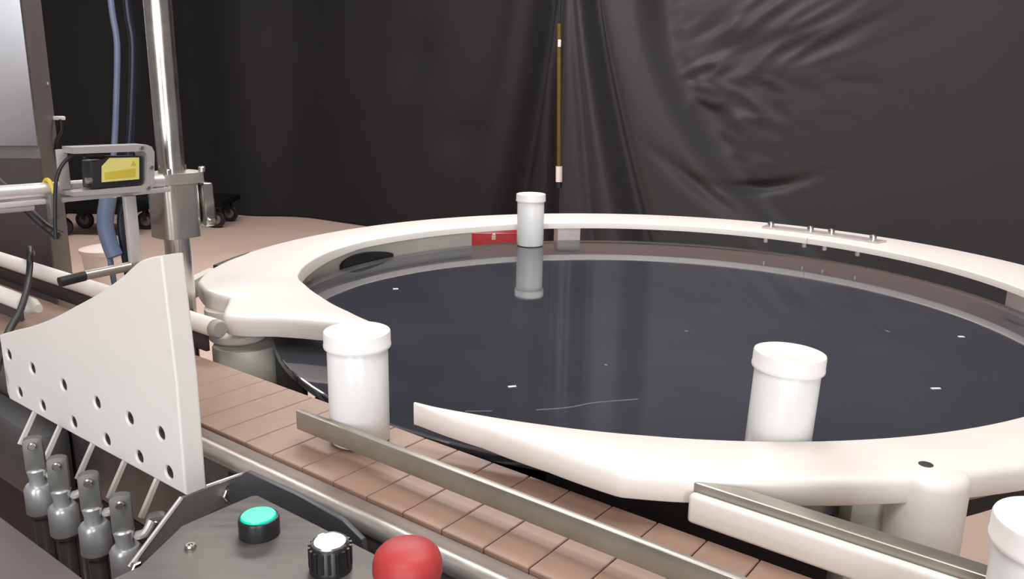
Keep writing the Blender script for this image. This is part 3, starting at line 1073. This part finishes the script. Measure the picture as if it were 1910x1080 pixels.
obj('printed_mark', bm, M_YELLOWD, lb)
part_tube('connector', sn, M_BLACKPL, [P(SD + 0.030, 0.505, 0.2625), P(SD + 0.030, 0.482, 0.2640)], 0.0055, 16)
part_box('adjuster', sn, M_STEEL, P(SD + 0.034, 0.4835, 0.2330), 0.006, 0.010, 0.008, 0.002)
part_tube('lead', sn, M_BLACK, smooth_pts([P(SD + 0.030, 0.483, 0.264), P(SD + 0.028, 0.468, 0.262), P(SD + 0.026, 0.457, 0.252), P(SD + 0.024, 0.450, 0.236), P(SD + 0.022, 0.447, 0.215), P(SD + 0.022, 0.444, 0.19), P(SD + 0.022, 0.442, 0.165)]), 0.0022, 10)
bm = B()
ring_pts = []
for k in range(24):
    a = 2 * PI * k / 24
    ring_pts.append(P(SD + 0.002 + 0.0130 * math.cos(a), 0.450 - 0.001 * math.sin(a), 0.2165 + 0.0175 * math.sin(a)))
add_tube(bm, ring_pts + [ring_pts[0]], 0.0026, 8, cap=False)
zt = obj('zip_tie', bm, M_TIE, origin=P(SD, 0.45, 0.2))
tag(zt, 'yellow tie looped around the sensor arm left of the sensor', 'zip tie')

# hoses and cables
hp = [W(-0.630, 1.35, 0.66), W(-0.630, 1.35, 0.47), W(-0.627, 1.35, 0.422), W(-0.628, 1.35, 0.39), W(-0.636, 1.35, 0.324), W(-0.647, 1.35, 0.248), W(-0.663, 1.35, 0.161), W(-0.674, 1.35, 0.125), W(-0.674, 1.35, 0.071), W(-0.668, 1.36, -0.05), W(-0.65, 1.40, -0.30), W(-0.62, 1.45, -0.89)]
bm = B()
add_tube(bm, smooth_pts(hp), 0.0047, 14)
hs = obj('air_hose', bm, M_BLUE, origin=(-0.62, 1.45, 0))
tag(hs, 'pale blue air hose hanging vertically left of the steel pole', 'hose')
bm = B()
add_tube(bm, smooth_pts([W(-0.666, 1.352, 0.165), W(-0.676, 1.352, 0.12), W(-0.672, 1.352, 0.085), W(-0.665, 1.352, 0.062)]), [0.013] * 18 + [0.010], 16)
obj('sleeve', bm, M_BLUE, hs)
bm = B()
add_tube(bm, smooth_pts([v + Vector((0.016, 0.02, 0)) for v in hp]), 0.0060, 12)
h2 = obj('air_hose', bm, M_NAVY, origin=(-0.60, 1.47, 0))
tag(h2, 'dark navy hose just right of the pale blue hose', 'hose')
bm = B()
add_tube(bm, smooth_pts([W(-1.30, 1.94, 0.62), W(-1.0, 1.40, 0.52), W(-0.76, 1.06, 0.36), W(-0.66, 1.0, 0.262), W(-0.634, 1.0, 0.238), W(-0.608, 1.0, 0.212), W(-0.594, 1.0, 0.196), W(-0.577, 1.0, 0.178), W(-0.566, 1.0, 0.169), W(-0.573, 1.02, 0.160), W(-0.68, 1.2, 0.13), W(-0.85, 1.5, 0.08), W(-1.06, 1.9, 0.0), W(-1.11, 2.0, -0.02)]), 0.0052, 12)
kc = obj('black_cable', bm, M_BLACK, origin=W(-0.6, 1.0, 0.17))
tag(kc, 'thick black cable drooping below the sensor arm at the left edge', 'cable')
bm = B()
add_tube(bm, smooth_pts([W(-1.16, 1.955, -0.06), W(-0.95, 1.6, 0.012), W(-0.775, 1.30, 0.085), W(-0.744, 1.245, 0.09), W(-0.735, 1.225, 0.070), W(-0.704, 1.157, 0.050), W(-0.649, 1.045, 0.050), W(-0.622, 0.981, 0.050), W(-0.596, 0.921, 0.045), W(-0.58, 0.87, 0.02)]), 0.0046, 12)
kd = obj('black_cable', bm, M_BLACK, origin=W(-0.75, 1.2, 0.0))
tag(kd, 'black cable crossing over the guide rails above the white plate', 'cable')

# ================================================================== BACKGROUND THINGS
# dolly on casters
def dolly(c, label, spots):
    r = thing('caster_dolly', label, 'dolly', c)
    bm = B()
    xs = [s[0] for s in spots]
    add_box(bm, Vector((c[0], c[1], 0.215)), max(xs) - min(xs) + 0.16, 0.5, 0.05, X, Y, Z, 0.01)
    obj('deck', bm, mat('matt_black', (0.006, 0.006, 0.006), 0.95, spec=0.1), r)
    first_c = None
    for (dx, dy) in spots:
        q = Vector((c[0] + dx, c[1] + dy, 0))
        bm = B()
        add_box(bm, q + Z * 0.182, 0.09, 0.09, 0.012, X, Y, Z, 0.002)
        add_box(bm, q + Z * 0.13 + Y * 0.028, 0.03, 0.006, 0.10, X, Y)
        add_box(bm, q + Z * 0.13 - Y * 0.028, 0.03, 0.006, 0.10, X, Y)
        f = obj('caster', bm, M_BLACK, r)
        bm = B()
        add_lathe(bm, q + Z * 0.0755 - Y * 0.02, [(0.042, 0.006), (0.055, 0.0), (0.068, 0.002), (0.075, 0.010), (0.075, 0.030), (0.068, 0.038), (0.055, 0.04), (0.042, 0.034)], 32, Y)
        obj('tyre', bm, M_BLACK, f)
        bm = B()
        add_lathe(bm, q + Z * 0.0755 - Y * 0.018, [(0, 0.003), (0.041, 0.003), (0.041, 0.033), (0, 0.033)], 24, Y)
        obj('hub', bm, M_WEAR, f)
    return r


dolly((-3.37, 6.75, 0), 'low black dolly on casters under the drape, left of the pole', [(-0.26, -0.17), (0.26, -0.17), (-0.26, 0.17), (0.26, 0.17)])
dolly((-2.72, 7.22, 0), 'low black dolly on casters under the drape, right of the pole', [(-0.16, -0.17), (0.16, -0.17), (-0.16, 0.17), (0.16, 0.17)])

# red toolbox behind the ring
tb = thing('toolbox', 'dark red toolbox on the floor seen under the ring near the far bottle', 'toolbox', (-0.14, 6.05, 0))
bm = B()
add_box(bm, Vector((-0.14, 6.05, 0.09)), 0.37, 0.20, 0.18, X, Y, Z, 0.008)
obj('box', bm, M_REDBOX, tb)
bm = B()
add_prism(bm, [Vector((-0.325, 5.95, 0.181)), Vector((-0.325, 6.15, 0.181)), Vector((-0.325, 6.10, 0.225)), Vector((-0.325, 6.00, 0.225))], X * 0.37, 0.004)
obj('lid', bm, M_REDBOX, tb)
part_tube('handle', tb, M_BLACK, smooth_pts([(-0.22, 6.05, 0.224), (-0.21, 6.05, 0.25), (-0.14, 6.05, 0.258), (-0.07, 6.05, 0.25), (-0.06, 6.05, 0.224)]), 0.008, 10)
part_box('latch', tb, M_STEEL, (-0.14, 5.948, 0.165), 0.03, 0.005, 0.05, 0.001, X, Y)

# pale tub on the floor
tu = thing('plastic_tub', 'pale round plastic tub on the floor between the cabinet and the pole', 'tub', (-2.46, 4.9, 0))
part_lathe('tub_body', tu, M_TUB, (-2.46, 4.9, 0), [(0.11, 0), (0.12, 0.01), (0.14, 0.22), (0.15, 0.225), (0.15, 0.235), (0.135, 0.235), (0.115, 0.02), (0, 0.02)], 40)
part_lathe('lid', tu, M_TUB, (-2.46, 4.9, 0.2355), [(0.151, 0), (0.151, 0.012), (0.12, 0.02), (0, 0.045)], 40)

# amber pole hanging in the slit of the drapes
ap = thing('amber_pole', 'thin amber pole with a white tip hanging in the slit between the drapes', 'pole', (0.318, 5.90, T - 0.34))
part_tube('shaft', ap, M_AMBER, [W(0.296, 5.95, 0.755), W(0.3215, 5.92, -0.22)], 0.017, 16)
part_tube('cord', ap, M_BLACK, [W(0.296, 5.95, 0.75), W(0.300, 6.02, 2.1)], 0.006, 8)
part_tube('white_tip', ap, M_WHITE, [W(0.3215, 5.92, -0.215), W(0.324, 5.918, -0.325)], 0.024, 18)
part_tube('black_ferrule', ap, M_BLACK, [W(0.324, 5.918, -0.322), W(0.3245, 5.918, -0.365)], 0.021, 16)
part_box('white_clip', ap, M_WHITE, W(0.299, 5.927, 0.625), 0.022, 0.014, 0.05, 0.004, X, Y)
